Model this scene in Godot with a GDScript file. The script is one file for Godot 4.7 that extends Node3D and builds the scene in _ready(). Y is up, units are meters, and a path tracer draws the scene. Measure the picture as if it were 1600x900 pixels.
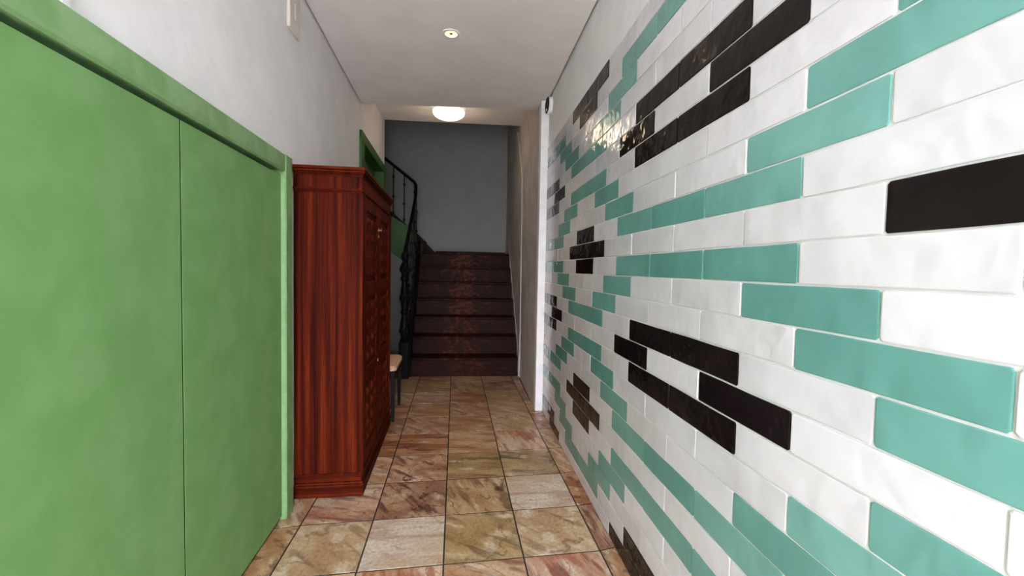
extends Node3D
# Narrow entrance corridor: tiled wall on the right, green closet front and wardrobe on the left, stairs at the far end.
const H := 1.2126          # camera height
const XT := 0.6646         # face of the wall tiles
const TL := 0.3636         # wall tile pitch along the corridor
const TH := 0.08632        # wall tile pitch upwards
const TZ := 0.8292         # joint number 0 of the even courses
const TY := 1.1922         # bottom of course number 0
const CL := 2.6244         # lower ceiling
const CU := 2.885          # upper ceiling
const ZB := -7.1           # back wall of the stairwell
const LEFT_TURN := 0.036   # the left wall opens slightly
var M := {}
var used := {}

# ------------------------------------------------------------------ mesh helpers
class Shape:
	var v := PackedVector3Array()
	var n := PackedVector3Array()
	var t := PackedVector2Array()
	var grain := Vector3.UP
	func uv_of(p: Vector3, nn: Vector3) -> Vector2:
		var a := nn.abs()
		var across: Vector3
		var along := grain
		if absf(nn.dot(grain)) > 0.75:
			along = Vector3.RIGHT if absf(grain.x) < 0.5 else Vector3.UP
			across = nn.cross(along)
		else:
			if a.x >= a.y and a.x >= a.z: across = Vector3.RIGHT.cross(grain)
			elif a.y >= a.z: across = Vector3.UP.cross(grain)
			else: across = Vector3.BACK.cross(grain)
		return Vector2(p.dot(across), p.dot(along))
	func tri(a: Vector3, b: Vector3, c: Vector3, na: Vector3, nb: Vector3, nc: Vector3, ua = null, ub = null, uc = null) -> void:
		var g := (b - a).cross(c - a)
		if g.length_squared() < 1e-16: return
		var m := (na + nb + nc)
		if ua == null:
			ua = uv_of(a, m.normalized()); ub = uv_of(b, m.normalized()); uc = uv_of(c, m.normalized())
		if g.dot(m) > 0.0:
			v.append_array([a, c, b]); n.append_array([na, nc, nb]); t.append_array([ua, uc, ub])
		else:
			v.append_array([a, b, c]); n.append_array([na, nb, nc]); t.append_array([ua, ub, uc])
	func face(pts: Array, nn: Vector3, uvs = null) -> void:
		for i in range(1, pts.size() - 1):
			if uvs == null: tri(pts[0], pts[i], pts[i + 1], nn, nn, nn)
			else: tri(pts[0], pts[i], pts[i + 1], nn, nn, nn, uvs[0], uvs[i], uvs[i + 1])
	func quad_auto(a: Vector3, b: Vector3, c: Vector3, d: Vector3, inside: Vector3) -> void:
		var nn := (b - a).cross(c - a).normalized()
		if nn.length_squared() < 0.5: nn = (c - a).cross(d - a).normalized()
		if nn.dot((a + b + c + d) * 0.25 - inside) < 0.0: nn = -nn
		face([a, b, c, d], nn)
	func hexa(p: Array) -> void:   # 8 corners: bottom ring 0..3, top ring 4..7
		var mid := Vector3.ZERO
		for q in p: mid += q / 8.0
		quad_auto(p[0], p[1], p[2], p[3], mid); quad_auto(p[4], p[5], p[6], p[7], mid)
		for i in 4: quad_auto(p[i], p[(i + 1) % 4], p[4 + (i + 1) % 4], p[4 + i], mid)
	func box(a: Vector3, b: Vector3) -> void:
		var lo := a.min(b); var hi := a.max(b)
		hexa([Vector3(lo.x, lo.y, lo.z), Vector3(hi.x, lo.y, lo.z), Vector3(hi.x, lo.y, hi.z), Vector3(lo.x, lo.y, hi.z),
			Vector3(lo.x, hi.y, lo.z), Vector3(hi.x, hi.y, lo.z), Vector3(hi.x, hi.y, hi.z), Vector3(lo.x, hi.y, hi.z)])
	func cbox(a: Vector3, b: Vector3, ch: float) -> void:   # box with chamfered edges
		var lo := a.min(b); var hi := a.max(b)
		var c := (lo + hi) * 0.5; var e := (hi - lo) * 0.5
		ch = minf(ch, minf(e.x, minf(e.y, e.z)) * 0.9)
		var P := func(s: Vector3, axis: int) -> Vector3:
			var q := s * e
			for k in 3:
				if k != axis: q[k] -= s[k] * ch
			return c + q
		for axis in 3:
			for s in [-1.0, 1.0]:
				var pts := []
				for w in [[-1, -1], [1, -1], [1, 1], [-1, 1]]:
					var sg := Vector3.ZERO
					sg[axis] = s; sg[(axis + 1) % 3] = w[0]; sg[(axis + 2) % 3] = w[1]
					pts.append(P.call(sg, axis))
				var nn := Vector3.ZERO; nn[axis] = s
				face(pts, nn)
		for axis in 3:
			var i := (axis + 1) % 3; var j := (axis + 2) % 3
			for si in [-1.0, 1.0]:
				for sj in [-1.0, 1.0]:
					var s0 := Vector3.ZERO; s0[i] = si; s0[j] = sj; s0[axis] = -1
					var s1 := s0; s1[axis] = 1
					quad_auto(P.call(s0, i), P.call(s1, i), P.call(s1, j), P.call(s0, j), c)
		for sx in [-1.0, 1.0]:
			for sy in [-1.0, 1.0]:
				for sz in [-1.0, 1.0]:
					var s := Vector3(sx, sy, sz)
					var nn := s.normalized()
					face([P.call(s, 0), P.call(s, 1), P.call(s, 2)], nn)
	func lathe(profile: Array, at: Vector3, axis: Vector3 = Vector3.UP, seg: int = 20) -> void:   # profile of Vector2(radius, height)
		var u := axis.cross(Vector3.RIGHT if absf(axis.x) < 0.8 else Vector3.UP).normalized()
		var w := axis.cross(u).normalized()
		for k in range(profile.size() - 1):
			var p0: Vector2 = profile[k]; var p1: Vector2 = profile[k + 1]
			var d := p1 - p0
			if d.length() < 1e-7: continue
			var nr := Vector2(d.y, -d.x).normalized()
			for i in seg:
				var a0 := TAU * i / seg; var a1 := TAU * (i + 1) / seg
				var r0 := u * cos(a0) + w * sin(a0); var r1 := u * cos(a1) + w * sin(a1)
				var n0 := r0 * nr.x + axis * nr.y; var n1 := r1 * nr.x + axis * nr.y
				var A := at + r0 * p0.x + axis * p0.y; var B := at + r1 * p0.x + axis * p0.y
				var C := at + r1 * p1.x + axis * p1.y; var D := at + r0 * p1.x + axis * p1.y
				tri(A, B, C, n0, n1, n1); tri(A, C, D, n0, n1, n0)
	func tube(path: Array, r: float, seg: int = 8) -> void:
		var rings := []
		var up := Vector3.UP
		for i in path.size():
			var d: Vector3 = (path[mini(i + 1, path.size() - 1)] - path[maxi(i - 1, 0)]).normalized()
			if absf(d.dot(up)) > 0.95: up = Vector3.RIGHT
			var s := d.cross(up).normalized(); var q := s.cross(d).normalized()
			var ring := []
			for k in seg:
				var a := TAU * k / seg
				ring.append([path[i] + (s * cos(a) + q * sin(a)) * r, s * cos(a) + q * sin(a)])
			rings.append(ring)
			up = q
		for i in range(path.size() - 1):
			for k in seg:
				var k2 := (k + 1) % seg
				var A = rings[i][k]; var B = rings[i][k2]; var C = rings[i + 1][k2]; var D = rings[i + 1][k]
				tri(A[0], B[0], C[0], A[1], B[1], C[1]); tri(A[0], C[0], D[0], A[1], C[1], D[1])
		for e in [0, path.size() - 1]:
			var pts := []
			for k in seg: pts.append(rings[e][k][0])
			var other: Vector3 = path[1] if e == 0 else path[path.size() - 2]
			face(pts, (path[e] - other).normalized())
	func prism(poly: Array, a: Vector3, b: Vector3, dirx: Vector3, diry: Vector3) -> void:   # 2D outline swept from a to b
		var mid := Vector2.ZERO
		for q in poly: mid += q / poly.size()
		var m3 := (a + b) * 0.5 + dirx * mid.x + diry * mid.y
		var A := []; var B := []
		for q in poly:
			A.append(a + dirx * q.x + diry * q.y); B.append(b + dirx * q.x + diry * q.y)
		var idx := Geometry2D.triangulate_polygon(PackedVector2Array(poly))
		var nn := (a - b).normalized()
		for k in range(0, idx.size(), 3):
			tri(A[idx[k]], A[idx[k + 1]], A[idx[k + 2]], nn, nn, nn)
			tri(B[idx[k]], B[idx[k + 1]], B[idx[k + 2]], -nn, -nn, -nn)
		var area := 0.0
		for i in poly.size():
			var q0: Vector2 = poly[i]; var q1: Vector2 = poly[(i + 1) % poly.size()]
			area += q0.x * q1.y - q1.x * q0.y
		for i in poly.size():
			var j := (i + 1) % poly.size()
			var e: Vector2 = (poly[j] - poly[i]).normalized()
			var o := Vector2(e.y, -e.x) * signf(area)
			face([A[i], A[j], B[j], B[i]], (dirx * o.x + diry * o.y).normalized())
	func mesh() -> ArrayMesh:
		var arr := []
		arr.resize(Mesh.ARRAY_MAX)
		arr[Mesh.ARRAY_VERTEX] = v; arr[Mesh.ARRAY_NORMAL] = n; arr[Mesh.ARRAY_TEX_UV] = t
		var am := ArrayMesh.new()
		am.add_surface_from_arrays(Mesh.PRIMITIVE_TRIANGLES, arr)
		return am

func sh(grain: Vector3 = Vector3.UP) -> Shape:
	var s := Shape.new(); s.grain = grain
	return s

func numbered(called: String) -> String:
	var k: int = used.get(called, 0)
	used[called] = k + 1
	return called if k == 0 else "%s_%03d" % [called, k]

func obj(called: String, s, material: Material, parent: Node = self) -> MeshInstance3D:
	var o := MeshInstance3D.new()
	o.mesh = s.mesh() if s is Shape else s
	o.material_override = material
	if parent == self: o.name = numbered(called); add_child(o)
	else: o.name = called; parent.add_child(o, true)
	return o

func thing(called: String, label: String, category: String, at: Vector3 = Vector3.ZERO, turn: float = 0.0) -> Node3D:
	var o := Node3D.new()
	o.name = numbered(called); add_child(o)
	o.position = at; o.rotation.y = turn
	o.set_meta("label", label); o.set_meta("category", category)
	return o

func struct(called: String, s, material: Material, label: String = "") -> MeshInstance3D:
	var o := obj(called, s, material)
	o.set_meta("kind", "structure")
	if label: o.set_meta("label", label)
	return o

func left_at(x: float, y: float, z: float) -> Vector3:   # a point given from the left wall's plane
	return Vector3(-0.79, 0, 0) + Basis(Vector3.UP, LEFT_TURN) * Vector3(x, y, z)

# ------------------------------------------------------------------ textures
func noise(seed_: int, freq: float, oct: int = 4, warp: float = 0.0) -> FastNoiseLite:
	var f := FastNoiseLite.new()
	f.seed = seed_; f.frequency = freq; f.noise_type = FastNoiseLite.TYPE_SIMPLEX_SMOOTH
	f.fractal_octaves = oct
	if oct == 1: f.fractal_type = FastNoiseLite.FRACTAL_NONE
	if warp > 0.0:
		f.domain_warp_enabled = true; f.domain_warp_amplitude = warp; f.domain_warp_frequency = freq * 0.8
		f.domain_warp_fractal_octaves = 3
	return f

func tex(img: Image) -> ImageTexture:
	return ImageTexture.create_from_image(img)

func ramp_image(f: FastNoiseLite, size: int, stops: Array, f2: FastNoiseLite = null, mix2: float = 0.0) -> Image:
	var a := f.get_seamless_image(size, size)
	a.convert(Image.FORMAT_L8)
	var da := a.get_data()
	var db := PackedByteArray()
	if f2:
		var b := f2.get_seamless_image(size, size); b.convert(Image.FORMAT_L8); db = b.get_data()
	var lut := []
	for i in 256:
		var x := i / 255.0
		var c: Color = stops[stops.size() - 1][1]
		for k in range(stops.size() - 1):
			if x <= stops[k + 1][0]:
				c = stops[k][1].lerp(stops[k + 1][1], clampf((x - stops[k][0]) / (stops[k + 1][0] - stops[k][0]), 0, 1)); break
		lut.append(c)
	var out := PackedByteArray(); out.resize(size * size * 3)
	for i in size * size:
		var q: float = da[i]
		if f2: q = clampf(q * (1.0 - mix2) + db[i] * mix2, 0, 255)
		var c: Color = lut[int(q)]
		out[i * 3] = c.r8; out[i * 3 + 1] = c.g8; out[i * 3 + 2] = c.b8
	var r := Image.create_from_data(size, size, false, Image.FORMAT_RGB8, out)
	return r

func bump(f: FastNoiseLite, size: int, k: float) -> ImageTexture:
	var a := f.get_seamless_image(size, size)
	a.convert(Image.FORMAT_RGBA8)
	a.bump_map_to_normal_map(k)
	return tex(a)

func col(r: float, g: float, b: float) -> Color:
	return Color(r / 255.0, g / 255.0, b / 255.0)

func plain(c: Color, rough: float, metal: float = 0.0) -> StandardMaterial3D:
	var m := StandardMaterial3D.new()
	m.albedo_color = c; m.roughness = rough; m.metallic = metal
	return m

func painted(c0: Color, c1: Color, rough: float, scale: float, seed_: int, nk: float = 0.0) -> StandardMaterial3D:
	var m := StandardMaterial3D.new()
	m.albedo_texture = tex(ramp_image(noise(seed_, 0.012, 5), 256, [[0.25, c0], [0.75, c1]]))
	m.roughness = rough
	m.uv1_triplanar = true; m.uv1_world_triplanar = true; m.uv1_scale = Vector3.ONE * scale
	if nk > 0.0:
		m.normal_enabled = true; m.normal_texture = M.plaster_bump; m.normal_scale = nk
	return m

func wood_image(w: int, h: int, seed_: int, dark: Color, mid: Color, light: Color) -> Image:
	var fine := noise(seed_, 0.22, 3); var broad := noise(seed_ + 1, 0.02, 3, 12.0); var pore := noise(seed_ + 2, 0.6, 1)
	var out := PackedByteArray(); out.resize(w * h * 3)
	for y in h:
		for x in w:
			var a := broad.get_noise_2d(x, y * 0.09) * 1.1
			var b := fine.get_noise_2d(x, y * 0.02)
			var p := pore.get_noise_2d(x, y * 0.04)
			var q := clampf(0.5 + a * 0.75 + b * 0.4, 0.0, 1.0)
			var c := dark.lerp(mid, q * 2.0) if q < 0.5 else mid.lerp(light, q * 2.0 - 1.0)
			if p > 0.45: c = c.lerp(dark, 0.5)
			var i := (y * w + x) * 3
			out[i] = c.r8; out[i + 1] = c.g8; out[i + 2] = c.b8
	return Image.create_from_data(w, h, false, Image.FORMAT_RGB8, out)

# 16 slabs of veined marble in one picture, each with its own colours and direction of vein
func marble_atlas() -> Image:
	var S := 256
	var img := Image.create(S * 4, S * 4, false, Image.FORMAT_RGB8)
	# base, second tone, vein, angle of the bedding, stretch, share of veins, share of rust
	var kinds := [
		[col(208, 176, 138), col(182, 140, 98), col(82, 48, 36), 0.20, 3.0, 0.8, 0.3],
		[col(224, 212, 194), col(210, 186, 158), col(146, 92, 74), 0.06, 3.6, 0.5, 0.1],
		[col(204, 172, 130), col(178, 142, 98), col(84, 58, 40), 1.15, 2.4, 0.8, 0.15],
		[col(220, 194, 164), col(192, 146, 120), col(104, 50, 44), 0.30, 2.8, 0.9, 0.5],
		[col(198, 170, 124), col(170, 138, 92), col(88, 64, 44), 0.55, 2.2, 0.8, 0.1],
		[col(212, 178, 146), col(176, 128, 100), col(88, 42, 36), 0.80, 1.6, 1.0, 0.6],
		[col(218, 190, 156), col(196, 154, 116), col(98, 54, 38), 0.45, 3.2, 0.7, 0.3],
		[col(192, 162, 116), col(162, 130, 86), col(78, 60, 42), 0.12, 2.6, 0.8, 0.1],
		[col(198, 152, 112), col(166, 112, 74), col(78, 40, 28), 0.10, 3.0, 1.0, 0.6],
		[col(212, 186, 150), col(194, 162, 122), col(108, 76, 52), 0.70, 1.8, 0.6, 0.15],
		[col(218, 188, 164), col(194, 140, 114), col(112, 46, 36), 1.30, 2.6, 0.9, 0.7],
		[col(206, 178, 134), col(182, 150, 104), col(98, 72, 48), 0.35, 1.7, 0.7, 0.1],
		[col(214, 182, 144), col(192, 148, 106), col(90, 52, 34), 0.16, 3.8, 0.8, 0.3],
		[col(196, 160, 128), col(158, 116, 92), col(78, 42, 38), 1.0, 1.8, 1.0, 0.3],
		[col(226, 204, 178), col(206, 160, 128), col(148, 66, 40), 1.40, 2.8, 0.9, 0.9],
		[col(200, 172, 130), col(172, 138, 96), col(66, 58, 46), 0.28, 2.0, 0.9, 0.1],
	]
	for k in 16:
		var kd = kinds[k]
		var f1 := noise(100 + k, 0.0042, 4, 60.0)
		var f2 := noise(200 + k, 0.0045, 2, 80.0)
		var f3 := noise(300 + k, 0.06, 4)
		var f4 := noise(400 + k, 0.0065, 3, 60.0)
		var f5 := noise(500 + k, 0.011, 4, 36.0)
		var f6 := noise(600 + k, 0.0065, 2, 90.0)
		var cs := cos(kd[3]); var sn := sin(kd[3])
		var data := PackedByteArray(); data.resize(S * S * 3)
		var cb: Color = kd[0]; var c2: Color = kd[1]; var cv: Color = kd[2]
		var rust := col(168, 100, 66); var pale := col(234, 220, 200)
		for y in S:
			for x in S:
				var lx: float = x * cs + y * sn
				var ly: float = -x * sn + y * cs
				var px: float = lx / kd[4] * 1.7
				var py: float = ly * kd[4] * 0.6
				var a := f1.get_noise_2d(px, py)
				var b := f2.get_noise_2d(px + 91.0, py)
				var g := f3.get_noise_2d(x, y)
				var d := f4.get_noise_2d(px + 300.0, py * 1.3)
				var e := f5.get_noise_2d(lx * 0.3, ly * 1.6)
				var h := f6.get_noise_2d(px * 1.3 - 200.0, py * 1.1)
				var c := cb.lerp(c2, clampf(0.5 + a * 1.7 + e * 0.55 + g * 0.2, 0.0, 1.0))
				c = c.lerp(pale, clampf(d * 2.2 - 0.45, 0.0, 0.75))
				c = c.lerp(rust, clampf((a - d) * 1.5 - 0.25, 0.0, 0.7) * kd[6])
				c = c.lerp(cv, clampf(e * 2.1 - a * 1.0 - 0.28, 0.0, 0.62) * kd[5])
				var vein := clampf(1.15 - absf(b) * 30.0, 0.0, 1.0) * clampf(0.75 + d * 2.2, 0.0, 1.0)
				var hair := clampf(1.1 - absf(h) * 46.0, 0.0, 1.0) * clampf(0.85 - d * 1.8, 0.0, 1.0)
				c = c.lerp(cv, maxf(vein * 0.85, hair * 0.8) * kd[5])
				c = c * (0.88 + g * 0.13)
				var i := (y * S + x) * 3
				data[i] = clampi(int(c.r * 255.0), 0, 255); data[i + 1] = clampi(int(c.g * 255.0), 0, 255); data[i + 2] = clampi(int(c.b * 255.0), 0, 255)
		var cell := Image.create_from_data(S, S, false, Image.FORMAT_RGB8, data)
		img.blit_rect(cell, Rect2i(0, 0, S, S), Vector2i((k % 4) * S, (k / 4) * S))
	return img

# board of a stair: dark stain, scuffed lighter where feet touch it
func stair_image(seed_: int, wear: float) -> Image:
	var w := 512; var h := 64
	var f := noise(seed_, 0.03, 4, 10.0); var g := noise(seed_ + 5, 0.012, 3); var fine := noise(seed_ + 9, 0.05, 5, 14.0)
	var out := PackedByteArray(); out.resize(w * h * 3)
	var dark := col(26, 9, 5); var mid := col(50, 18, 9); var worn := col(126, 66, 40)
	for y in h:
		for x in w:
			var q := clampf(0.5 + f.get_noise_2d(x * 0.35, y * 2.0) * 1.0, 0.0, 1.0)
			var c := dark.lerp(mid, q)
			var u := (x / float(w) - 0.5) / 0.5
			var place := exp(-u * u * 5.0) + g.get_noise_2d(x, y) * 0.7 - 0.25
			var s := clampf(fine.get_noise_2d(x * 0.7, y * 1.1) * 1.6 + place * 1.0 - 0.42, 0.0, 1.0) * wear
			c = c.lerp(worn, clampf(s, 0.0, 0.6))
			var i := (y * w + x) * 3
			out[i] = c.r8; out[i + 1] = c.g8; out[i + 2] = c.b8
	return Image.create_from_data(w, h, false, Image.FORMAT_RGB8, out)

func make_materials() -> void:
	M.plaster_bump = bump(noise(7, 0.03, 5), 256, 2.0)
	M.white_wall = painted(col(234, 233, 232), col(240, 239, 238), 0.75, 0.9, 11, 0.25)
	M.ceiling = painted(col(240, 235, 231), col(245, 241, 238), 0.85, 0.7, 13, 0.1)
	M.far_wall = painted(col(192, 182, 174), col(208, 200, 192), 0.85, 0.8, 19, 0.4)
	M.grey_wall = painted(col(148, 152, 150), col(153, 156, 154), 0.85, 0.9, 23, 0.3)
	M.grout = plain(col(220, 218, 216), 0.9)
	M.floor_grout = plain(col(46, 34, 27), 0.95)
	M.post = painted(col(232, 231, 230), col(240, 239, 238), 0.5, 2.0, 29)
	M.green = painted(col(102, 147, 84), col(112, 155, 94), 0.6, 1.6, 31)
	M.green_frame = painted(col(110, 150, 94), col(128, 163, 114), 0.5, 3.0, 37)
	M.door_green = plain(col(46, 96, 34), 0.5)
	M.black = plain(col(13, 12, 12), 0.5); M.black.metallic_specular = 0.25
	M.iron = plain(col(18, 18, 20), 0.35, 0.4)
	M.gap_shade = plain(col(16, 20, 14), 0.95); M.gap_shade.metallic_specular = 0.1  # near-black colour standing in for shade in the panel gaps
	M.closet_inside = plain(col(30, 34, 26), 0.9)
	M.white_plastic = plain(col(214, 208, 198), 0.45)
	M.cable = plain(col(206, 200, 192), 0.6)
	M.brass = plain(col(190, 160, 110), 0.3, 0.9)
	var wave := bump(noise(41, 0.011, 3), 512, 9.0)
	for spec in [["tile_white", [col(214, 213, 216), col(219, 217, 220), col(210, 209, 211)], 0.09, 0.5], ["tile_teal", [col(103, 157, 148), col(97, 152, 143), col(109, 162, 153)], 0.10, 0.5], ["tile_black", [col(24, 19, 19), col(20, 16, 17), col(24, 18, 19)], 0.08, 0.3]]:
		var L := []
		for i in 3:
			var m := StandardMaterial3D.new()
			var c: Color = spec[1][i]
			m.albedo_texture = tex(ramp_image(noise(50 + i, 0.012, 4), 128, [[0.2, c.darkened(0.05)], [0.8, c.lightened(0.025)]]))
			m.roughness = spec[2]
			m.metallic_specular = spec[3]
			m.uv1_triplanar = true; m.uv1_world_triplanar = true; m.uv1_scale = Vector3.ONE * 1.7
			m.normal_enabled = true; m.normal_texture = wave; m.normal_scale = 0.19
			L.append(m)
		M[spec[0]] = L
	M.marble = StandardMaterial3D.new()
	M.marble.albedo_texture = tex(marble_atlas()); M.marble.roughness = 0.3
	M.mahogany = StandardMaterial3D.new()
	M.mahogany.albedo_texture = tex(wood_image(384, 512, 61, col(42, 11, 6), col(74, 22, 9), col(104, 38, 15)))
	M.mahogany.uv1_scale = Vector3(2.7, 0.5, 1.0); M.mahogany.roughness = 0.5; M.mahogany.metallic_specular = 0.12
	M.stair = []
	for i in 4:
		var m := StandardMaterial3D.new()
		m.albedo_texture = tex(stair_image(70 + i * 13, [0.95, 0.8, 0.6, 0.35][i])); m.roughness = 0.5; m.metallic_specular = 0.2
		M.stair.append(m)
	M.seat_cloth = painted(col(196, 158, 128), col(210, 174, 144), 0.85, 8.0, 83, 0.5)
	M.glow_dome = plain(col(250, 246, 238), 0.25)
	M.glow_dome.emission_enabled = true; M.glow_dome.emission = Color(1.0, 0.94, 0.84); M.glow_dome.emission_energy_multiplier = 1.4
	M.glow_spot = plain(col(250, 236, 190), 0.3)
	M.glow_spot.emission_enabled = true; M.glow_spot.emission = Color(1.0, 0.88, 0.52); M.glow_spot.emission_energy_multiplier = 3.0
	M.pavement = painted(col(222, 216, 212), col(230, 224, 220), 0.9, 0.6, 91)

# ------------------------------------------------------------------ wall tiles
func tile_colour(r: int, k: float) -> String:
	var rr := posmod(r, 10)
	var kk := fposmod(k, 6.0)
	var teal := []; var black := []
	match rr:
		0, 2: teal = [0.0, 1.0, 2.0]; black = [4.0]
		1: black = [3.5, 4.5]
		3, 9: teal = [2.5, 5.5]
		4, 8: teal = [3.0, 5.0]
		5, 7: teal = [3.5, 4.5]; black = [0.5, 1.5]
		6: black = [0.0, 2.0]
	for a in teal:
		if absf(a - kk) < 0.01: return "tile_teal"
	for a in black:
		if absf(a - kk) < 0.01: return "tile_black"
	return "tile_white"

func tile_shape(w: float, h: float, rng: RandomNumberGenerator) -> Shape:   # lies in the y z plane, face towards -x at x = 0, body behind it
	var s := sh()
	var a := w * 0.5; var b := h * 0.5; var c := minf(0.004, a * 0.3)
	var j := func() -> float: return rng.randf_range(-0.0011, 0.0011)
	var out := [Vector2(-a, -b + c), Vector2(-a + c, -b), Vector2(-a * 0.35, -b + j.call()), Vector2(a * 0.4, -b + j.call()), Vector2(a - c, -b), Vector2(a, -b + c),
		Vector2(a + j.call() * 0.6, 0), Vector2(a, b - c), Vector2(a - c, b), Vector2(a * 0.35, b + j.call()), Vector2(-a * 0.4, b + j.call()), Vector2(-a + c, b), Vector2(-a, b - c), Vector2(-a + j.call() * 0.6, 0)]
	var n := out.size()
	var rim := 0.0026; var drop := 0.0012
	for i in n:
		var p0: Vector2 = out[i]; var p1: Vector2 = out[(i + 1) % n]
		var q0 := Vector2(p0.x * (1.0 - rim / a), p0.y * (1.0 - rim / b)); var q1 := Vector2(p1.x * (1.0 - rim / a), p1.y * (1.0 - rim / b))
		var e := (p1 - p0).normalized(); var o := Vector3(0, -e.x, e.y)   # outward (u along z, v along y)
		o = Vector3(0, -e.x, e.y) if Vector3(0, (p0 + p1).y, (p0 + p1).x).dot(Vector3(0, -e.x, e.y)) > 0 else Vector3(0, e.x, -e.y)
		var f := Vector3(-1, 0, 0)
		var nb := (f * 0.9 + o * 0.43).normalized()
		s.face([Vector3(drop, p0.y, p0.x), Vector3(drop, p1.y, p1.x), Vector3(0.0085, p1.y, p1.x), Vector3(0.0085, p0.y, p0.x)], o)
		var A := Vector3(drop, p0.y, p0.x); var B := Vector3(drop, p1.y, p1.x); var C := Vector3(0, q1.y, q1.x); var D := Vector3(0, q0.y, q0.x)
		s.tri(A, B, C, nb, nb, f); s.tri(A, C, D, nb, f, f)
		s.tri(Vector3(0, 0, 0), D, C, f, f, f)
	return s

func build_wall_tiles(wall: Node3D) -> void:
	var rng := RandomNumberGenerator.new(); rng.seed = 5
	var gap := 0.0042
	var shapes := {}
	var z_end := 3.7
	var rest := {}
	for r in range(-14, 12):
		var y0 := maxf(TY + r * TH + gap * 0.5, 0.004); var y1 := TY + (r + 1) * TH - gap * 0.5
		var ph := 0.0 if posmod(r, 2) == 0 else 0.5
		for n in range(-6, 9):
			var k := n + ph
			var d0 := TZ + k * TL + gap * 0.5; var d1 := minf(TZ + (k + 1.0) * TL - gap * 0.5, z_end - 0.002)
			if d1 - d0 < 0.012: continue
			var key := "%.3f %.3f" % [d1 - d0, y1 - y0]
			if not shapes.has(key):
				shapes[key] = []
				for i in 4: shapes[key].append(tile_shape(d1 - d0, y1 - y0, rng).mesh())
			var m: Mesh = shapes[key][rng.randi() % 4]
			var colour := tile_colour(r, k)
			var mat: Material = M[colour][rng.randi() % 3]
			var at := Vector3(XT + rng.randf_range(-0.0004, 0.0006), (y0 + y1) * 0.5, -(d0 + d1) * 0.5)
			var tilt := Basis.from_euler(Vector3(0, rng.randf_range(-0.004, 0.004), rng.randf_range(-0.006, 0.006)))
			if k >= -2.0:
				var o := obj("tile", m, mat, wall)
				o.position = at; o.basis = tilt
			else:   # beside and behind the camera
				if not rest.has(colour): rest[colour] = SurfaceTool.new(); rest[colour].begin(Mesh.PRIMITIVE_TRIANGLES)
				rest[colour].append_from(m, 0, Transform3D(tilt, at))
	for colour in rest:
		var o := obj("tiles_by_the_entrance", rest[colour].commit(), M[colour][0], wall)
		o.set_meta("kind", "stuff")

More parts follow.
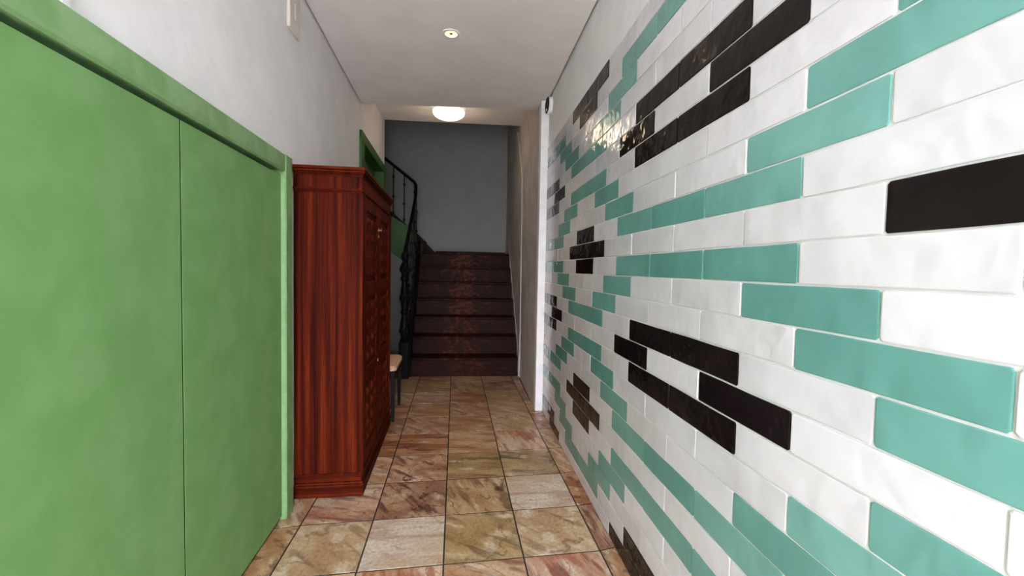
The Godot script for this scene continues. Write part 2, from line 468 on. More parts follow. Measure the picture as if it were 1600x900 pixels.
# ------------------------------------------------------------------ floor
func build_floor() -> void:
	var s := sh()
	s.box(Vector3(-2.5, -0.12, 1.55), Vector3(0.85, -0.0013, ZB - 0.15))
	var fl := struct("floor", s, M.floor_grout, "floor of veined beige and rose marble tiles with dark joints")
	var xs := [-1.44, -1.095, -0.752, -0.425, -0.084, 0.25, 0.586, 0.9]
	var rng := RandomNumberGenerator.new(); rng.seed = 12
	# which slab lies where in the rows that show (columns from the closet to the tiled wall)
	var pick := {-2: [3, 12, 14, 6, 10, 0], -1: [0, 9, 1, 4, 9, 13], 0: [6, 3, 13, 2, 1, 8], 1: [2, 6, 5, 7, 15, 6], 2: [12, 8, 8, 12, 14, 6], 3: [5, 13, 5, 0, 9, 8],
		4: [0, 8, 0, 5, 6, 3], 5: [9, 6, 3, 8, 11, 13], 6: [9, 11, 15, 2, 13, 3], 7: [0, 11, 8, 6, 12, 15]}
	for r in range(-10, 14):
		for c in range(xs.size() - 1):
			var pts := []
			var zz := [-2.143 - 0.3655 * (r - 1), -2.143 - 0.3655 * r]
			# corner of a joint: columns lean with the left wall, rows are slightly askew
			for q in [[0, 0], [1, 0], [1, 1], [0, 1]]:
				var z0: float = zz[q[1]]
				var x: float = xs[c + q[0]] + 0.024 * (z0 + 2.15)
				pts.append(Vector3(x, 0, z0 - 0.06 * (x + 0.084)))
			var mid: Vector3 = (pts[0] + pts[1] + pts[2] + pts[3]) * 0.25
			if mid.z > 1.5 or mid.z < ZB + 0.1 or (mid.z > -5.4 and c == 0) : continue
			if mid.z < -5.0 and mid.x > -0.6: continue
			var wl := -0.79 + 0.036 * mid.z
			if mid.z > -5.3 and pts[1].x < wl + 0.01: continue
			var lim_l := -3.0 if mid.z < -5.3 else 0.0
			var kind: int = rng.randi() % 16
			if pick.has(r - 1) and c >= 1 and c <= 6: kind = pick[r - 1][c - 1]
			var t := sh()
			var ins := 0.0036
			var P := []
			for q in pts:
				var p: Vector3 = q + (mid - q).normalized() * ins * 1.4
				if lim_l == 0.0: p.x = maxf(p.x, -0.79 + 0.036 * p.z + 0.004)
				p.x = minf(p.x, (XT + 0.002) if p.z > -3.7 else 0.6)
				if mid.x > -0.66: p.z = maxf(p.z, -4.945)
				P.append(p)
			var uvs := []
			var rot := rng.randi() % 2; var cell := Vector2(kind % 4, kind / 4)
			for i in 4:
				var u: Vector2 = [Vector2(0, 1), Vector2(1, 1), Vector2(1, 0), Vector2(0, 0)][i]
				if rot: u = Vector2(1, 1) - u
				uvs.append((cell + Vector2(0.02, 0.02) + u * 0.96) / 4.0)
			var lift := rng.randf_range(-0.0006, 0.0006)
			var T := []; var U := []
			for i in 4:
				T.append(P[i] + (mid - P[i]).normalized() * 0.0008 + Vector3.UP * lift); U.append(P[i] + Vector3(0, -0.0007, 0))
			t.face(T, Vector3.UP, uvs)
			for i in 4:
				var j := (i + 1) % 4
				var o: Vector3 = (P[j] - P[i]).cross(Vector3.UP).normalized()
				if o.dot(P[i] - mid) < 0.0: o = -o
				t.face([T[i], T[j], U[j], U[i]], (o + Vector3.UP).normalized(), [uvs[i], uvs[j], uvs[j], uvs[i]])
				t.face([U[i], U[j], U[j] + Vector3.DOWN * 0.006, U[i] + Vector3.DOWN * 0.006], o, [uvs[i], uvs[j], uvs[j], uvs[i]])
			obj("tile", t, M.marble, fl)

# ------------------------------------------------------------------ things
func build_closet() -> void:
	var c := thing("closet_front", "large flat green closet front of plain panels in a green frame", "closet", left_at(0, 0, 0), LEFT_TURN)
	for a in [[0.72, -0.650, 0.012], [-0.657, -1.385, 0.012], [-1.3925, -2.158, 0.012]]:
		var s := sh(); s.box(Vector3(-0.030, 0.018, a[0]), Vector3(a[2], 1.625, a[1]))
		obj("panel", s, M.green, c)
	for z in [-0.6535, -1.38875]:   # dark strip painted as the shade in the gap between panels
		var q := sh(); q.box(Vector3(-0.03, 0.020, z + 0.0034), Vector3(0.0108, 1.623, z - 0.0034)); obj("gap_shade_strip", q, M.gap_shade, c)
	# rail over the panels, with a bevelled lower edge
	var s := sh(Vector3.BACK)
	s.prism([Vector2(-0.03, 1.648), Vector2(0.014, 1.648), Vector2(0.018, 1.641), Vector2(0.024, 1.641), Vector2(0.030, 1.648), Vector2(0.030, 1.717), Vector2(0.027, 1.72), Vector2(-0.03, 1.72)], Vector3(0, 0, 0.8), Vector3(0, 0, -2.168), Vector3.RIGHT, Vector3.UP)
	obj("top_rail", s, M.green_frame, c)
	s = sh()
	s.prism([Vector2(-0.03, -2.160), Vector2(0.028, -2.160), Vector2(0.034, -2.166), Vector2(0.034, -2.243), Vector2(0.031, -2.246), Vector2(-0.03, -2.246)], Vector3(0, 0, 0), Vector3(0, 1.7195, 0), Vector3.RIGHT, Vector3.BACK)
	obj("stile", s, M.green_frame, c)
	s = sh()
	s.box(Vector3(-0.46, 0.0, 0.75), Vector3(-0.48, 1.72, -2.22)); s.box(Vector3(-0.46, 0.0, -2.2), Vector3(-0.03, 1.72, -2.22)); s.box(Vector3(-0.46, 1.70, 0.75), Vector3(-0.03, 1.72, -2.2))
	obj("carcass", s, M.closet_inside, c)

func build_wardrobe() -> void:
	var z1 := -2.352; var W := 1.07; var D := 0.345; var top := 1.714
	var w := thing("wardrobe", "tall reddish mahogany wardrobe with panelled doors against left wall", "wardrobe", left_at(0, 0, z1), LEFT_TURN)
	# local: x out of the wall, z from 0 (near side) to -W
	var s := sh(); s.cbox(Vector3(0.003, 0.10, 0), Vector3(D - 0.02, 1.60, -0.022), 0.003); obj("side_panel", s, M.mahogany, w)
	s = sh(); s.cbox(Vector3(0.003, 0.10, -W + 0.022), Vector3(D - 0.02, 1.60, -W), 0.003); obj("side_panel", s, M.mahogany, w)
	s = sh(); s.box(Vector3(0.003, 0.10, -0.022), Vector3(0.015, 1.60, -W + 0.022)); obj("back_panel", s, M.mahogany, w)
	# frieze, bead and cornice run round near side, front and far side
	s = sh(); s.cbox(Vector3(0.003, 1.60, 0.003), Vector3(D - 0.024, 1.684, -0.03), 0.002); obj("side_frieze", s, M.mahogany, w)
	s = sh(Vector3.BACK); s.cbox(Vector3(D - 0.024, 1.60, 0.003), Vector3(D - 0.006, 1.684, -W - 0.003), 0.002); obj("front_frieze", s, M.mahogany, w)
	s = sh(); s.cbox(Vector3(0.003, 1.60, -W + 0.03), Vector3(D - 0.024, 1.684, -W - 0.003), 0.002); obj("side_frieze", s, M.mahogany, w)
	s = sh(Vector3.BACK)
	for q in [[1.586, 1.594, 0.008], [1.594, 1.604, 0.014], [1.604, 1.609, 0.009]]: s.cbox(Vector3(0.003, q[0], q[2]), Vector3(D - 0.016 + q[2], q[1], -W - q[2]), 0.002)
	obj("bead_moulding", s, M.mahogany, w)
	s = sh(Vector3.BACK)
	for q in [[1.668, 1.678, 0.009], [1.678, 1.686, 0.015], [1.686, 1.698, 0.021], [1.698, 1.714, 0.027]]: s.cbox(Vector3(0.003, q[0], q[2]), Vector3(D - 0.008 + q[2] * 0.8, q[1], -W - q[2]), 0.003)
	obj("cornice", s, M.mahogany, w)
	s = sh(Vector3.BACK)
	for q in [[0.0, 0.055, 0.012], [0.055, 0.068, 0.016], [0.068, 0.080, 0.010], [0.080, 0.118, 0.004], [0.118, 0.126, 0.008]]: s.cbox(Vector3(0.003, q[0], q[2] * 0.7), Vector3(D - 0.008 + q[2], q[1], -W - q[2]), 0.003)
	obj("plinth", s, M.mahogany, w)
	# corner posts beside the doors
	for z in [[-0.0, -0.05], [-W + 0.05, -W]]:
		s = sh(); s.cbox(Vector3(D - 0.03, 0.12, z[0]), Vector3(D, 1.588, z[1]), 0.004); obj("corner_post", s, M.mahogany, w)
	var dw := (W - 0.1) * 0.5
	for i in 2:
		var za := -0.052 - i * dw; var zb := za - dw + 0.004
		var d := Node3D.new(); d.name = "door"; w.add_child(d, true)
		var f := sh()
		for z in [[za, za - 0.062], [zb + 0.062, zb]]: f.cbox(Vector3(D - 0.028, 0.128, z[0]), Vector3(D - 0.004, 1.584, z[1]), 0.004)
		for y in [[0.128, 0.20], [0.575, 0.655], [1.045, 1.125], [1.515, 1.584]]: f.cbox(Vector3(D - 0.028, y[0], za - 0.062), Vector3(D - 0.005, y[1], zb + 0.062), 0.004)
		obj("door_frame", f, M.mahogany, d)
		for y in [[0.20, 0.575], [0.655, 1.045], [1.125, 1.515]]:
			var p := sh()
			p.box(Vector3(D - 0.024, y[0], za - 0.062), Vector3(D - 0.018, y[1], zb + 0.062))
			p.cbox(Vector3(D - 0.020, y[0] + 0.035, za - 0.095), Vector3(D - 0.008, y[1] - 0.035, zb + 0.095), 0.008)
			# rounded edge moulding
			for e in [[za - 0.066, 1], [zb + 0.066, -1]]:
				p.tube([Vector3(D - 0.010, y[0] + 0.004, e[0]), Vector3(D - 0.010, y[1] - 0.004, e[0])], 0.006, 6)
			obj("panel", p, M.mahogany, d)
			# carved bosses down the middle and beside the stile
			var b := sh()
			var n := 4
			for k in n:
				var yy: float = lerpf(y[0] + 0.06, y[1] - 0.06, k / float(n - 1))
				for zc in [za - 0.105, (za + zb) * 0.5, zb + 0.105]:
					b.lathe([Vector2(0.026, 0.0), Vector2(0.026, 0.004), Vector2(0.018, 0.010), Vector2(0.010, 0.014), Vector2(0.0, 0.016)], Vector3(D - 0.010, yy, zc), Vector3.RIGHT, 10)
			obj("carved_bosses", b, M.mahogany, d)
		if i == 0:
			var kb := sh()
			kb.lathe([Vector2(0.013, 0), Vector2(0.013, 0.003), Vector2(0.005, 0.005), Vector2(0.005, 0.012), Vector2(0.010, 0.016), Vector2(0.010, 0.020), Vector2(0.0, 0.023)], Vector3(D - 0.004, 1.44, zb + 0.03), Vector3.RIGHT, 12)
			kb.lathe([Vector2(0.010, 0), Vector2(0.010, 0.003), Vector2(0.0, 0.004)], Vector3(D - 0.004, 1.40, zb + 0.03), Vector3.RIGHT, 12)
			obj("knob", kb, M.brass, d)
			kb = sh(); kb.lathe([Vector2(0.010, 0), Vector2(0.009, 0.003), Vector2(0.0, 0.004)], Vector3(D - 0.004, 0.62, zb + 0.03), Vector3.RIGHT, 10); obj("keyhole_plate", kb, M.brass, d)

func build_chair() -> void:
	var c := thing("chair", "dark wooden chair with tan padded seat behind the wardrobe", "chair", left_at(0, 0, -3.69), LEFT_TURN)
	# local: faces +x, back against the wall, z from 0.24 to -0.25
	var s := sh()
	var seat := []
	# padded seat with rounded corners and a domed top
	var ring := []
	for q in [[0.375, 0.20], [0.36, 0.225], [0.02, 0.20], [0.02, -0.20], [0.36, -0.245], [0.38, -0.22]]: ring.append(Vector2(q[0], q[1]))
	s.prism([Vector2(0.03, -0.20), Vector2(0.35, -0.25), Vector2(0.372, -0.243), Vector2(0.385, -0.22), Vector2(0.385, 0.20), Vector2(0.372, 0.223), Vector2(0.35, 0.23), Vector2(0.03, 0.19)], Vector3(0, 0.405, 0), Vector3(0, 0.432, 0), Vector3.RIGHT, Vector3.BACK)
	s.prism([Vector2(0.04, -0.19), Vector2(0.345, -0.238), Vector2(0.362, -0.232), Vector2(0.372, -0.212), Vector2(0.372, 0.192), Vector2(0.362, 0.212), Vector2(0.345, 0.218), Vector2(0.04, 0.18)], Vector3(0, 0.432, 0), Vector3(0, 0.444, 0), Vector3.RIGHT, Vector3.BACK)
	obj("seat", s, M.seat_cloth, c)
	s = sh(); s.cbox(Vector3(0.02, 0.34, -0.238), Vector3(0.375, 0.405, -0.215), 0.003); s.cbox(Vector3(0.02, 0.34, 0.218), Vector3(0.375, 0.405, 0.195), 0.003); s.cbox(Vector3(0.350, 0.34, -0.215), Vector3(0.375, 0.405, 0.195), 0.003); s.cbox(Vector3(0.02, 0.34, -0.215), Vector3(0.045, 0.405, 0.195), 0.003)
	obj("apron", s, M.black, c)
	for q in [[0.36, -0.225], [0.36, 0.205]]:
		s = sh(); s.hexa([Vector3(q[0] - 0.011, 0, q[1] - 0.011), Vector3(q[0] + 0.011, 0, q[1] - 0.011), Vector3(q[0] + 0.011, 0, q[1] + 0.011), Vector3(q[0] - 0.011, 0, q[1] + 0.011), Vector3(q[0] - 0.018, 0.345, q[1] - 0.018), Vector3(q[0] + 0.018, 0.345, q[1] - 0.018), Vector3(q[0] + 0.018, 0.345, q[1] + 0.018), Vector3(q[0] - 0.018, 0.345, q[1] + 0.018)])
		obj("leg", s, M.black, c)
	for q in [-0.195, 0.175]:
		s = sh(); s.cbox(Vector3(0.012, 0, q - 0.016), Vector3(0.042, 0.98, q + 0.016), 0.004); obj("leg", s, M.black, c)
	s = sh(); s.cbox(Vector3(0.015, 0.88, -0.18), Vector3(0.036, 0.985, 0.16), 0.006); obj("backrest", s, M.black, c)
	s = sh(); s.cbox(Vector3(0.018, 0.62, -0.18), Vector3(0.034, 0.67, 0.16), 0.004); obj("back_rail", s, M.black, c)

func build_stairs() -> void:
	var st := thing("staircase", "dark red wooden staircase with scuffed risers and black railing at corridor end", "stairs", Vector3(0, 0, 0))
	var R := 0.205; var G := 0.24; var z0 := -4.95
	for i in 7:
		var zf := z0 - i * G; var y := (i + 1) * R
		var xr := 0.598 + 0.004 * i; var xl := -0.60 - 0.008 * i
		var mat: Material = M.stair[[3, 2, 2, 0, 0, 1, 0][i]]
		var s := sh(Vector3.RIGHT)
		var a := Vector3(xl, i * R, zf - 0.036); var b := Vector3(xr, y - 0.028, zf - 0.056)
		s.box(a, b)
		for k in s.v.size(): s.t[k] = Vector2((s.v[k].x - xl) / (xr - xl), 1.0 - (s.v[k].y - a.y) / (b.y - a.y))
		obj("riser", s, mat, st)
		s = sh(Vector3.RIGHT)
		var back := -0.03 - G if i < 6 else ZB - zf + 0.004
		s.prism([Vector2(-0.004, y - 0.026), Vector2(0.0, y - 0.020), Vector2(0.0, y - 0.006), Vector2(-0.006, y), Vector2(back, y), Vector2(back, y - 0.028), Vector2(-0.01, y - 0.028)], Vector3(xl, 0, zf), Vector3(xr, 0, zf), Vector3.BACK, Vector3.UP)
		for k in s.v.size(): s.t[k] = Vector2((s.v[k].x - xl) / (xr - xl), clampf((s.v[k].y - y + 0.03) / 0.5 - (s.v[k].z - zf) * 0.8, 0.0, 0.98))
		obj("tread" if i < 6 else "landing", s, M.stair[2], st)
	# closed string on the open side, dark
	var s := sh()
	var line := func(z: float) -> float: return R * ((z0 - z) / G + 1.0)
	s.prism([Vector2(-4.93, 0.0), Vector2(-4.93, line.call(-4.93) + 0.12), Vector2(-6.40, line.call(-6.40) + 0.14), Vector2(-6.43, line.call(-6.40) + 0.14), Vector2(-6.43, 0.0)], Vector3(-0.603, 0, 0), Vector3(-0.640, 0, 0), Vector3.BACK, Vector3.UP)
	# follow the slight lean of the flight
	for k in s.v.size(): s.v[k].x += 0.03 * (s.v[k].z + 4.93)
	obj("stringer", s, M.black, st)
	# string of the flight that turns left along the back, dark green
	s = sh()
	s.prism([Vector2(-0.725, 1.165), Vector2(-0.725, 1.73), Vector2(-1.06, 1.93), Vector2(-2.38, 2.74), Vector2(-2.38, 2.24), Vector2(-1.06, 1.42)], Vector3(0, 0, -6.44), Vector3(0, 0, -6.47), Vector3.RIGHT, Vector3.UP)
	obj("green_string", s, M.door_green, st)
	s = sh()
	s.prism([Vector2(-0.48, 1.4392), Vector2(-0.76, 1.73), Vector2(-2.38, 3.06), Vector2(-2.38, 2.90), Vector2(-0.80, 1.60), Vector2(-0.64, 1.4392)], Vector3(0, 0, ZB + 0.024), Vector3(0, 0, ZB + 0.003), Vector3.RIGHT, Vector3.UP)
	obj("wall_string", s, M.black, st)
	s = sh(); s.cbox(Vector3(-0.48, 1.4392, ZB + 0.003), Vector3(0.62, 1.475, ZB + 0.02), 0.003); obj("landing_skirting", s, M.black, st)
	for i in 7:
		s = sh(Vector3.BACK); var x1 := -0.62 - i * 0.24
		s.box(Vector3(x1, 1.435 + i * 0.205 * 0.85, -6.475), Vector3(x1 - 0.25, 1.435 + (i + 1) * 0.205 * 0.85, ZB + 0.026)); obj("winder_step", s, M.stair[2], st)
	# slim strip where the steps meet the right wall
	s = sh()
	s.prism([Vector2(-4.93, 0.0), Vector2(-4.93, 0.235), Vector2(-6.40, 1.49), Vector2(-6.40, 1.44), Vector2(-4.945, 0.19), Vector2(-4.945, 0.0)], Vector3(0.600, 0, 0), Vector3(0.606, 0, 0), Vector3.BACK, Vector3.UP)
	for k in s.v.size(): s.v[k].x += 0.0074 * (-s.v[k].z - 4.93)
	obj("wall_strip", s, M.cable, st)
	s = sh(); s.prism([Vector2(-2.44, 0.0), Vector2(-0.662, 0.0), Vector2(-0.662, 1.16), Vector2(-1.06, 1.42), Vector2(-2.44, 2.30)], Vector3(0, 0, -6.45), Vector3(0, 0, -6.47), Vector3.RIGHT, Vector3.UP)
	obj("spandrel_wall", s, M.grey_wall, st)
	build_railing(st)

func build_railing(r: Node3D) -> void:
	var o := Vector3.ZERO
	var np := Vector3(-0.660, 0, -4.88)
	var s := sh()
	s.cbox(Vector3(-0.052, 0, -0.046) + np, Vector3(0.052, 0.40, 0.046) + np, 0.006)
	var prof := []
	for q in [[0.045, 0.40], [0.050, 0.415], [0.034, 0.44], [0.040, 0.47], [0.050, 0.53], [0.046, 0.60], [0.034, 0.66], [0.030, 0.70], [0.042, 0.715], [0.042, 0.735], [0.031, 0.75], [0.037, 0.80], [0.045, 0.88], [0.043, 0.95], [0.033, 1.02], [0.030, 1.06], [0.044, 1.075], [0.044, 1.10], [0.034, 1.115], [0.040, 1.15], [0.047, 1.20], [0.040, 1.245], [0.026, 1.265], [0.024, 1.28], [0.034, 1.295], [0.041, 1.32], [0.038, 1.35], [0.025, 1.37], [0.0, 1.378]]: prof.append(Vector2(q[0], q[1]))
	s.lathe(prof, np, Vector3.UP, 18)
	for k in 10:   # carved leaf knobs round the shaft
		var a := TAU * k / 10.0
		for y in [0.53, 0.88, 1.19]: s.lathe([Vector2(0.014, -0.03), Vector2(0.016, 0), Vector2(0.009, 0.03), Vector2(0, 0.04)], np + Vector3(cos(a) * 0.042, y, sin(a) * 0.042), Vector3.UP, 6)
	obj("newel_post", s, M.black, r)
	# hand rail: up beside the flight, round the corner and on to the left
	var path := [Vector3(-0.665, 1.32, -4.89), Vector3(-0.675, 1.42, -5.05), Vector3(-0.69, 1.68, -5.50), Vector3(-0.705, 1.95, -5.95), Vector3(-0.712, 2.14, -6.24), Vector3(-0.715, 2.27, -6.36), Vector3(-0.725, 2.37, -6.43), Vector3(-0.75, 2.42, -6.46), Vector3(-0.80, 2.46, -6.46), Vector3(-1.155, 2.73, -6.46), Vector3(-2.36, 3.60, -6.46)]
	var loc := []
	for p in path: loc.append(p + o)
	s = sh(); s.tube(loc, 0.021, 10); obj("handrail", s, M.black, r)
	var bal := func(x: float, ya: float, yb: float, z: float) -> void:
		var q := sh()
		q.tube([Vector3(x, ya, z) + o, Vector3(x, yb, z) + o], 0.0085, 8)
		for f in [0.08, 0.40, 0.78]:
			q.lathe([Vector2(0.008, -0.022), Vector2(0.017, -0.01), Vector2(0.019, 0), Vector2(0.017, 0.01), Vector2(0.008, 0.022)], Vector3(x, lerpf(ya, yb, f), z) + o, Vector3.UP, 10)
		obj("baluster", q, M.iron, r)
	for x in [-0.745, -0.890, -1.040, -1.19, -1.36, -1.53, -1.70]:
		bal.call(x, 1.93 + (-1.06 - x) * 0.6, 2.47 + (-0.80 - x) * 0.745, -6.455)
	for i in 6:
		var z := -5.08 - i * 0.24; var x := -0.664 - 0.03 * (-z - 4.93)
		var y := 1.42 + (-z - 5.05) * 0.59
		bal.call(x + 0.006, 0.205 * ((-4.95 - z) / 0.24 + 1.0) + 0.10, y - 0.015, z)

func build_lamps() -> void:
	var d := thing("ceiling_dome_light", "lit round white dome lamp on the far upper ceiling", "lamp", Vector3(-0.205, CU, -4.75))
	var s := sh(); s.lathe([Vector2(0.0, 0), Vector2(0.12, 0), Vector2(0.13, -0.006), Vector2(0.13, -0.03), Vector2(0.10, -0.03)], Vector3.ZERO); obj("base_plate", s, M.white_plastic, d)
	s = sh()
	var prof := [Vector2(0.10, -0.022), Vector2(0.150, -0.026), Vector2(0.166, -0.036), Vector2(0.168, -0.050)]
	for k in range(1, 9):
		var a := PI * 0.5 * k / 8.0
		prof.append(Vector2(0.168 * cos(a), -0.050 - 0.072 * sin(a)))
	s.lathe(prof, Vector3.ZERO, Vector3.UP, 32); obj("glass_bowl", s, M.glow_dome, d)
	var l := OmniLight3D.new(); l.name = "dome_light"; l.position = Vector3(0, -0.18, 0); l.light_color = Color(1.0, 0.89, 0.76); l.light_energy = DOME; l.light_size = 0.12; l.omni_range = 12.0; l.omni_attenuation = 2.0; l.shadow_enabled = true
	d.add_child(l)
	var r := thing("recessed_downlight", "small lit recessed spot lamp with white rim in ceiling", "lamp", Vector3(-0.111, CL, -2.754))
	s = sh(); s.lathe([Vector2(0.037, -0.001), Vector2(0.038, -0.007), Vector2(0.050, -0.006), Vector2(0.054, -0.002), Vector2(0.054, 0.0)], Vector3.ZERO, Vector3.UP, 28); obj("rim", s, M.post, r)
	s = sh(); s.lathe([Vector2(0.037, -0.001), Vector2(0.030, -0.002), Vector2(0.012, -0.002), Vector2(0, -0.002)], Vector3.ZERO, Vector3.UP, 24); obj("bulb", s, M.glow_spot, r)
	s = sh(); s.lathe([Vector2(0.011, -0.002), Vector2(0.010, -0.005), Vector2(0.0, -0.006)], Vector3.ZERO, Vector3.UP, 20); obj("bulb_cap", s, M.brass, r)
	var p := SpotLight3D.new(); p.name = "spot_light"; p.position = Vector3(0, -0.012, 0); p.rotation.x = -PI / 2; p.light_color = Color(1.0, 0.84, 0.62); p.light_energy = SPOT; p.light_size = 0.03; p.spot_angle = 50.0; p.spot_angle_attenuation = 0.9; p.spot_range = 10.0; p.spot_attenuation = 2.0; p.shadow_enabled = true
	r.add_child(p)

func build_fittings() -> void:
	# white cover plate high on the left wall
	var v := thing("wall_cover_plate", "white square cover plate high on left wall by ceiling", "cover plate", left_at(0, 2.355, -2.345), LEFT_TURN)
	var s := sh(); s.cbox(Vector3(0.001, 0, 0.075), Vector3(0.016, 0.20, -0.075), 0.003); obj("plate", s, M.white_plastic, v)
	s = sh(); s.cbox(Vector3(0.016, 0.06, 0.012), Vector3(0.021, 0.14, -0.055), 0.003); obj("centre_knob", s, M.white_plastic, v)
	# slim white duct above the closet, near the left edge
	v = thing("cable_trunking", "narrow upright white cable duct above green closet front", "cable duct", left_at(0, 1.7205, -1.004), LEFT_TURN)
	s = sh(); s.cbox(Vector3(0.001, 0, 0.013), Vector3(0.014, 0.88, -0.013), 0.002); obj("duct", s, M.post, v)
	s = sh(); s.cbox(Vector3(0.014, 0.0, 0.010), Vector3(0.017, 0.88, -0.010), 0.001); obj("cover_strip", s, M.post, v)
	# round fitting on the right wall beside the post
	v = thing("round_wall_fitting", "round white wall fitting with black face beside white post", "wall fitting", Vector3(0.6712, 2.548, -3.615), 0.09)
	s = sh(); s.lathe([Vector2(0.066, 0.0), Vector2(0.068, 0.004), Vector2(0.068, 0.030), Vector2(0.064, 0.036), Vector2(0.056, 0.036), Vector2(0.055, 0.028)], Vector3.ZERO, Vector3.LEFT, 30); obj("rim", s, M.post, v)
	s = sh(); s.lathe([Vector2(0.0645, 0.0362), Vector2(0.060, 0.039), Vector2(0.03, 0.041), Vector2(0.0, 0.042)], Vector3.ZERO, Vector3.LEFT, 30); obj("black_face", s, M.black, v)
	s = sh(); s.lathe([Vector2(0.012, 0.040), Vector2(0.010, 0.044), Vector2(0.0, 0.046)], Vector3(0, -0.038, 0.0), Vector3.LEFT, 12); obj("face_highlight", s, M.white_plastic, v)  # pale spot modelled as the small highlight low on the black face
	# white cable on the plaster beside the stairs
	v = thing("wall_cable", "thin white cable running down the plaster beside the stairs", "cable", Vector3(0.605, 0, -4.87))
	s = sh(); s.tube([Vector3(0.004, 0.002, 0.0), Vector3(0.004, 1.2, -0.05), Vector3(0.005, 2.225, -0.11), Vector3(0.008, 2.55, -0.38), Vector3(0.011, 2.93, -0.74)], 0.006, 6); obj("cable", s, M.cable, v)

const DOME := 0.11
const SPOT := 1.0
const SKY := 27.0

func _ready() -> void:
	# camera
	var cam := Camera3D.new(); cam.name = "camera"; add_child(cam)
	cam.position = Vector3(0, H, 0)
	cam.basis = Basis(Vector3.UP, -0.1037815) * Basis(Vector3.RIGHT, -0.0426878) * Basis(Vector3.BACK, 0.0190904)
	cam.fov = rad_to_deg(2.0 * atan(450.0 / 691.433)); cam.near = 0.02; cam.current = true
	# sky: bright overcast, seen only by the open entrance behind the camera
	var sky_mat := ProceduralSkyMaterial.new()
	sky_mat.sky_top_color = Color(0.91, 0.92, 0.985); sky_mat.sky_horizon_color = Color(0.965, 0.945, 0.985)
	sky_mat.ground_horizon_color = Color(0.62, 0.61, 0.60); sky_mat.ground_bottom_color = Color(0.5, 0.49, 0.48)
	sky_mat.energy_multiplier = SKY
	var sky := Sky.new(); sky.sky_material = sky_mat
	var env := Environment.new()
	env.background_mode = Environment.BG_SKY; env.sky = sky
	env.tonemap_mode = Environment.TONE_MAPPER_LINEAR; env.tonemap_exposure = 1.0
	env.sdfgi_enabled = true; env.ssao_enabled = true; env.ssil_enabled = true
	var we := WorldEnvironment.new(); we.name = "world"; we.environment = env; add_child(we)
	make_materials()
	# ---------------- the shell
	var s := sh()
	s.box(Vector3(0.6712, -0.12, 1.55), Vector3(0.85, 2.74, -3.72))
	var wr := struct("wall_right", s, M.white_wall, "right corridor wall tiled in white, teal and black glazed bricks")
	s = sh(); s.box(Vector3(0.6682, 0.0, 1.5), Vector3(0.6712, TY + 12 * TH - 0.001, -3.70)); obj("grout_bed", s, M.grout, wr)
	build_wall_tiles(wr)
	s = sh(); s.cbox(Vector3(0.604, 0.0, -3.706), Vector3(0.6715, CL - 0.002, -3.80), 0.004)
	struct("trim_1", s, M.post, "white painted upright post at the end of the tiled wall")
	s = sh()
	var xr := func(z: float) -> float: return 0.604 + 0.0074 * (-z - 3.72)
	s.hexa([Vector3(xr.call(-3.72) + 0.003, -0.12, -3.725), Vector3(0.85, -0.12, -3.725), Vector3(0.85, -0.12, ZB - 0.15), Vector3(xr.call(ZB), -0.12, ZB - 0.15), Vector3(xr.call(-3.72) + 0.003, 5.0, -3.725), Vector3(0.85, 5.0, -3.725), Vector3(0.85, 5.0, ZB - 0.15), Vector3(xr.call(ZB), 5.0, ZB - 0.15)])
	struct("wall_right_far", s, M.far_wall, "stained taupe plaster wall beside the stairs")
	# left wall in pieces round the closet and the green door
	s = sh()
	for b in [[0.9, 1.62, 0.0, 2.74], [-2.246, -4.115, 0.0, 2.74], [0.9, -2.246, 1.70, 2.74], [-4.115, -5.285, 2.31, 2.74], [-5.285, -5.46, 0.0, 2.74], [-3.6, -5.46, 2.72, 3.02]]:
		s.box(Vector3(-0.12, b[2], b[0]), Vector3(0.0, b[3], b[1]))
	var wl := struct("wall_left", s, M.white_wall, "white plaster wall above the green closet and wardrobe")
	wl.position = left_at(0, 0, 0); wl.rotation.y = LEFT_TURN
	# green door in the left wall past the wardrobe
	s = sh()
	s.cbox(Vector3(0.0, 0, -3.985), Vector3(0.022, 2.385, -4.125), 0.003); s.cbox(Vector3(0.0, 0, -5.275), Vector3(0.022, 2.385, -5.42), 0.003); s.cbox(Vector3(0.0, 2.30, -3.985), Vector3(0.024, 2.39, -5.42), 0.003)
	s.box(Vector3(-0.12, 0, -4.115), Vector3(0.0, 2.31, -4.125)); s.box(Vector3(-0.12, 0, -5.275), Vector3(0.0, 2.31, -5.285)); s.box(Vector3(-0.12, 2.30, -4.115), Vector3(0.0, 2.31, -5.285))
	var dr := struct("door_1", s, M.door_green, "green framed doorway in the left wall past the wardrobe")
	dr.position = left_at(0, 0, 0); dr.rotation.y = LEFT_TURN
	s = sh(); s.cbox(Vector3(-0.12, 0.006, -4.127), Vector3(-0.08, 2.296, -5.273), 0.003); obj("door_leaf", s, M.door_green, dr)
	s = sh(); s.lathe([Vector2(0.01, 0), Vector2(0.01, 0.04), Vector2(0.024, 0.05), Vector2(0.02, 0.07), Vector2(0, 0.075)], Vector3(-0.08, 1.0, -4.22), Vector3.RIGHT, 12); obj("door_knob", s, M.brass, dr)
	# ceilings: a lower plaster board with a shadow gap along both walls, a higher one before the stairs
	s = sh()
	var gl := func(z: float) -> float: return -0.79 + 0.036 * z + 0.010
	s.hexa([Vector3(gl.call(1.5), CL, 1.5), Vector3(XT - 0.006, CL, 1.5), Vector3(XT - 0.006, CL, -3.935), Vector3(gl.call(-4.03), CL, -4.03), Vector3(gl.call(1.5), CL + 0.10, 1.5), Vector3(XT - 0.006, CL + 0.10, 1.5), Vector3(XT - 0.006, CL + 0.10, -3.935), Vector3(gl.call(-4.03), CL + 0.10, -4.03)])
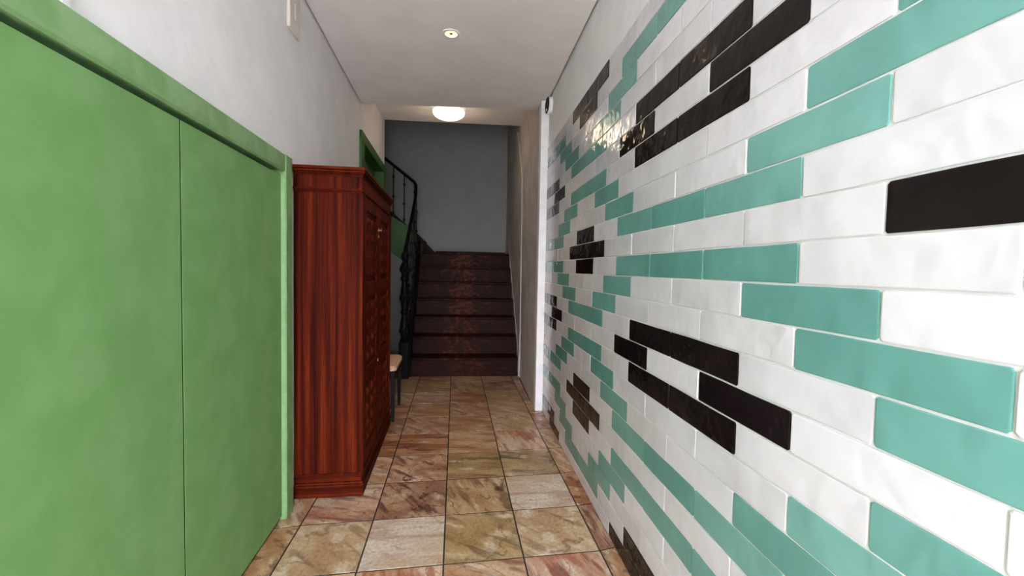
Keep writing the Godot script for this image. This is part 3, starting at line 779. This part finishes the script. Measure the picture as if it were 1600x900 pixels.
	s.hexa([Vector3(-1.05, CL + 0.10, 1.55), Vector3(0.85, CL + 0.10, 1.55), Vector3(0.85, CL + 0.10, -3.935), Vector3(-1.05, CL + 0.10, -4.03), Vector3(-1.05, CU + 0.12, 1.55), Vector3(0.85, CU + 0.12, 1.55), Vector3(0.85, CU + 0.12, -3.935), Vector3(-1.05, CU + 0.12, -4.03)])
	struct("ceiling", s, M.ceiling, "smooth white corridor ceiling with shadow gap along the walls")
	s = sh()
	s.hexa([Vector3(-2.5, CU, -3.9), Vector3(0.7, CU, -3.9), Vector3(0.7, CU, -5.21), Vector3(-2.5, CU + 0.06, -5.46), Vector3(-2.5, CU + 0.14, -3.9), Vector3(0.7, CU + 0.14, -3.9), Vector3(0.7, CU + 0.14, -5.21), Vector3(-2.5, CU + 0.14, -5.46)])
	struct("ceiling_upper", s, M.ceiling, "raised plain ceiling before the stairs")
	# stairwell
	s = sh(); s.box(Vector3(-2.6, -0.12, ZB), Vector3(0.85, 5.0, ZB - 0.15)); struct("wall_back", s, M.grey_wall, "grey painted back wall of the dark stairwell")
	s = sh()
	s.box(Vector3(-2.6, -0.12, -5.2), Vector3(-2.45, 5.0, ZB - 0.1))                       # far left
	s.box(Vector3(-2.6, -0.12, -5.34), Vector3(-1.08, 3.0, -5.46))                          # behind the left wall
	s.box(Vector3(-2.6, 3.0, -5.10), Vector3(0.7, 5.0, -5.20))                              # over the upper ceiling
	s.box(Vector3(-2.6, 4.9, -5.1), Vector3(0.85, 5.0, ZB - 0.15))
	struct("wall_stairwell", s, M.grey_wall, "grey walls enclosing the stairwell")
	# entrance behind the camera: wall with an open doorway to the street
	s = sh()
	s.box(Vector3(-1.0, -0.12, 1.5), Vector3(-0.68, 3.0, 1.65)); s.box(Vector3(0.58, -0.12, 1.5), Vector3(0.85, 3.0, 1.65)); s.box(Vector3(-0.68, 2.50, 1.5), Vector3(0.58, 3.0, 1.65))
	struct("wall_front", s, M.white_wall, "white wall round the street entrance")
	s = sh()
	s.cbox(Vector3(-0.68, 0, 1.52), Vector3(-0.64, 2.50, 1.63), 0.004); s.cbox(Vector3(0.53, 0, 1.52), Vector3(0.58, 2.50, 1.63), 0.004); s.cbox(Vector3(-0.64, 2.45, 1.52), Vector3(0.53, 2.50, 1.63), 0.004)
	struct("door_2", s, M.green_frame, "open green street door frame")
	s = sh(); s.box(Vector3(-8, -0.2, 1.55), Vector3(8, -0.004, 14.0)); struct("ground_street", s, M.pavement, "grey street pavement outside the entrance")
	build_floor()
	# ---------------- things
	build_closet()
	build_wardrobe()
	build_stairs()
	build_chair()
	build_lamps()
	build_fittings()
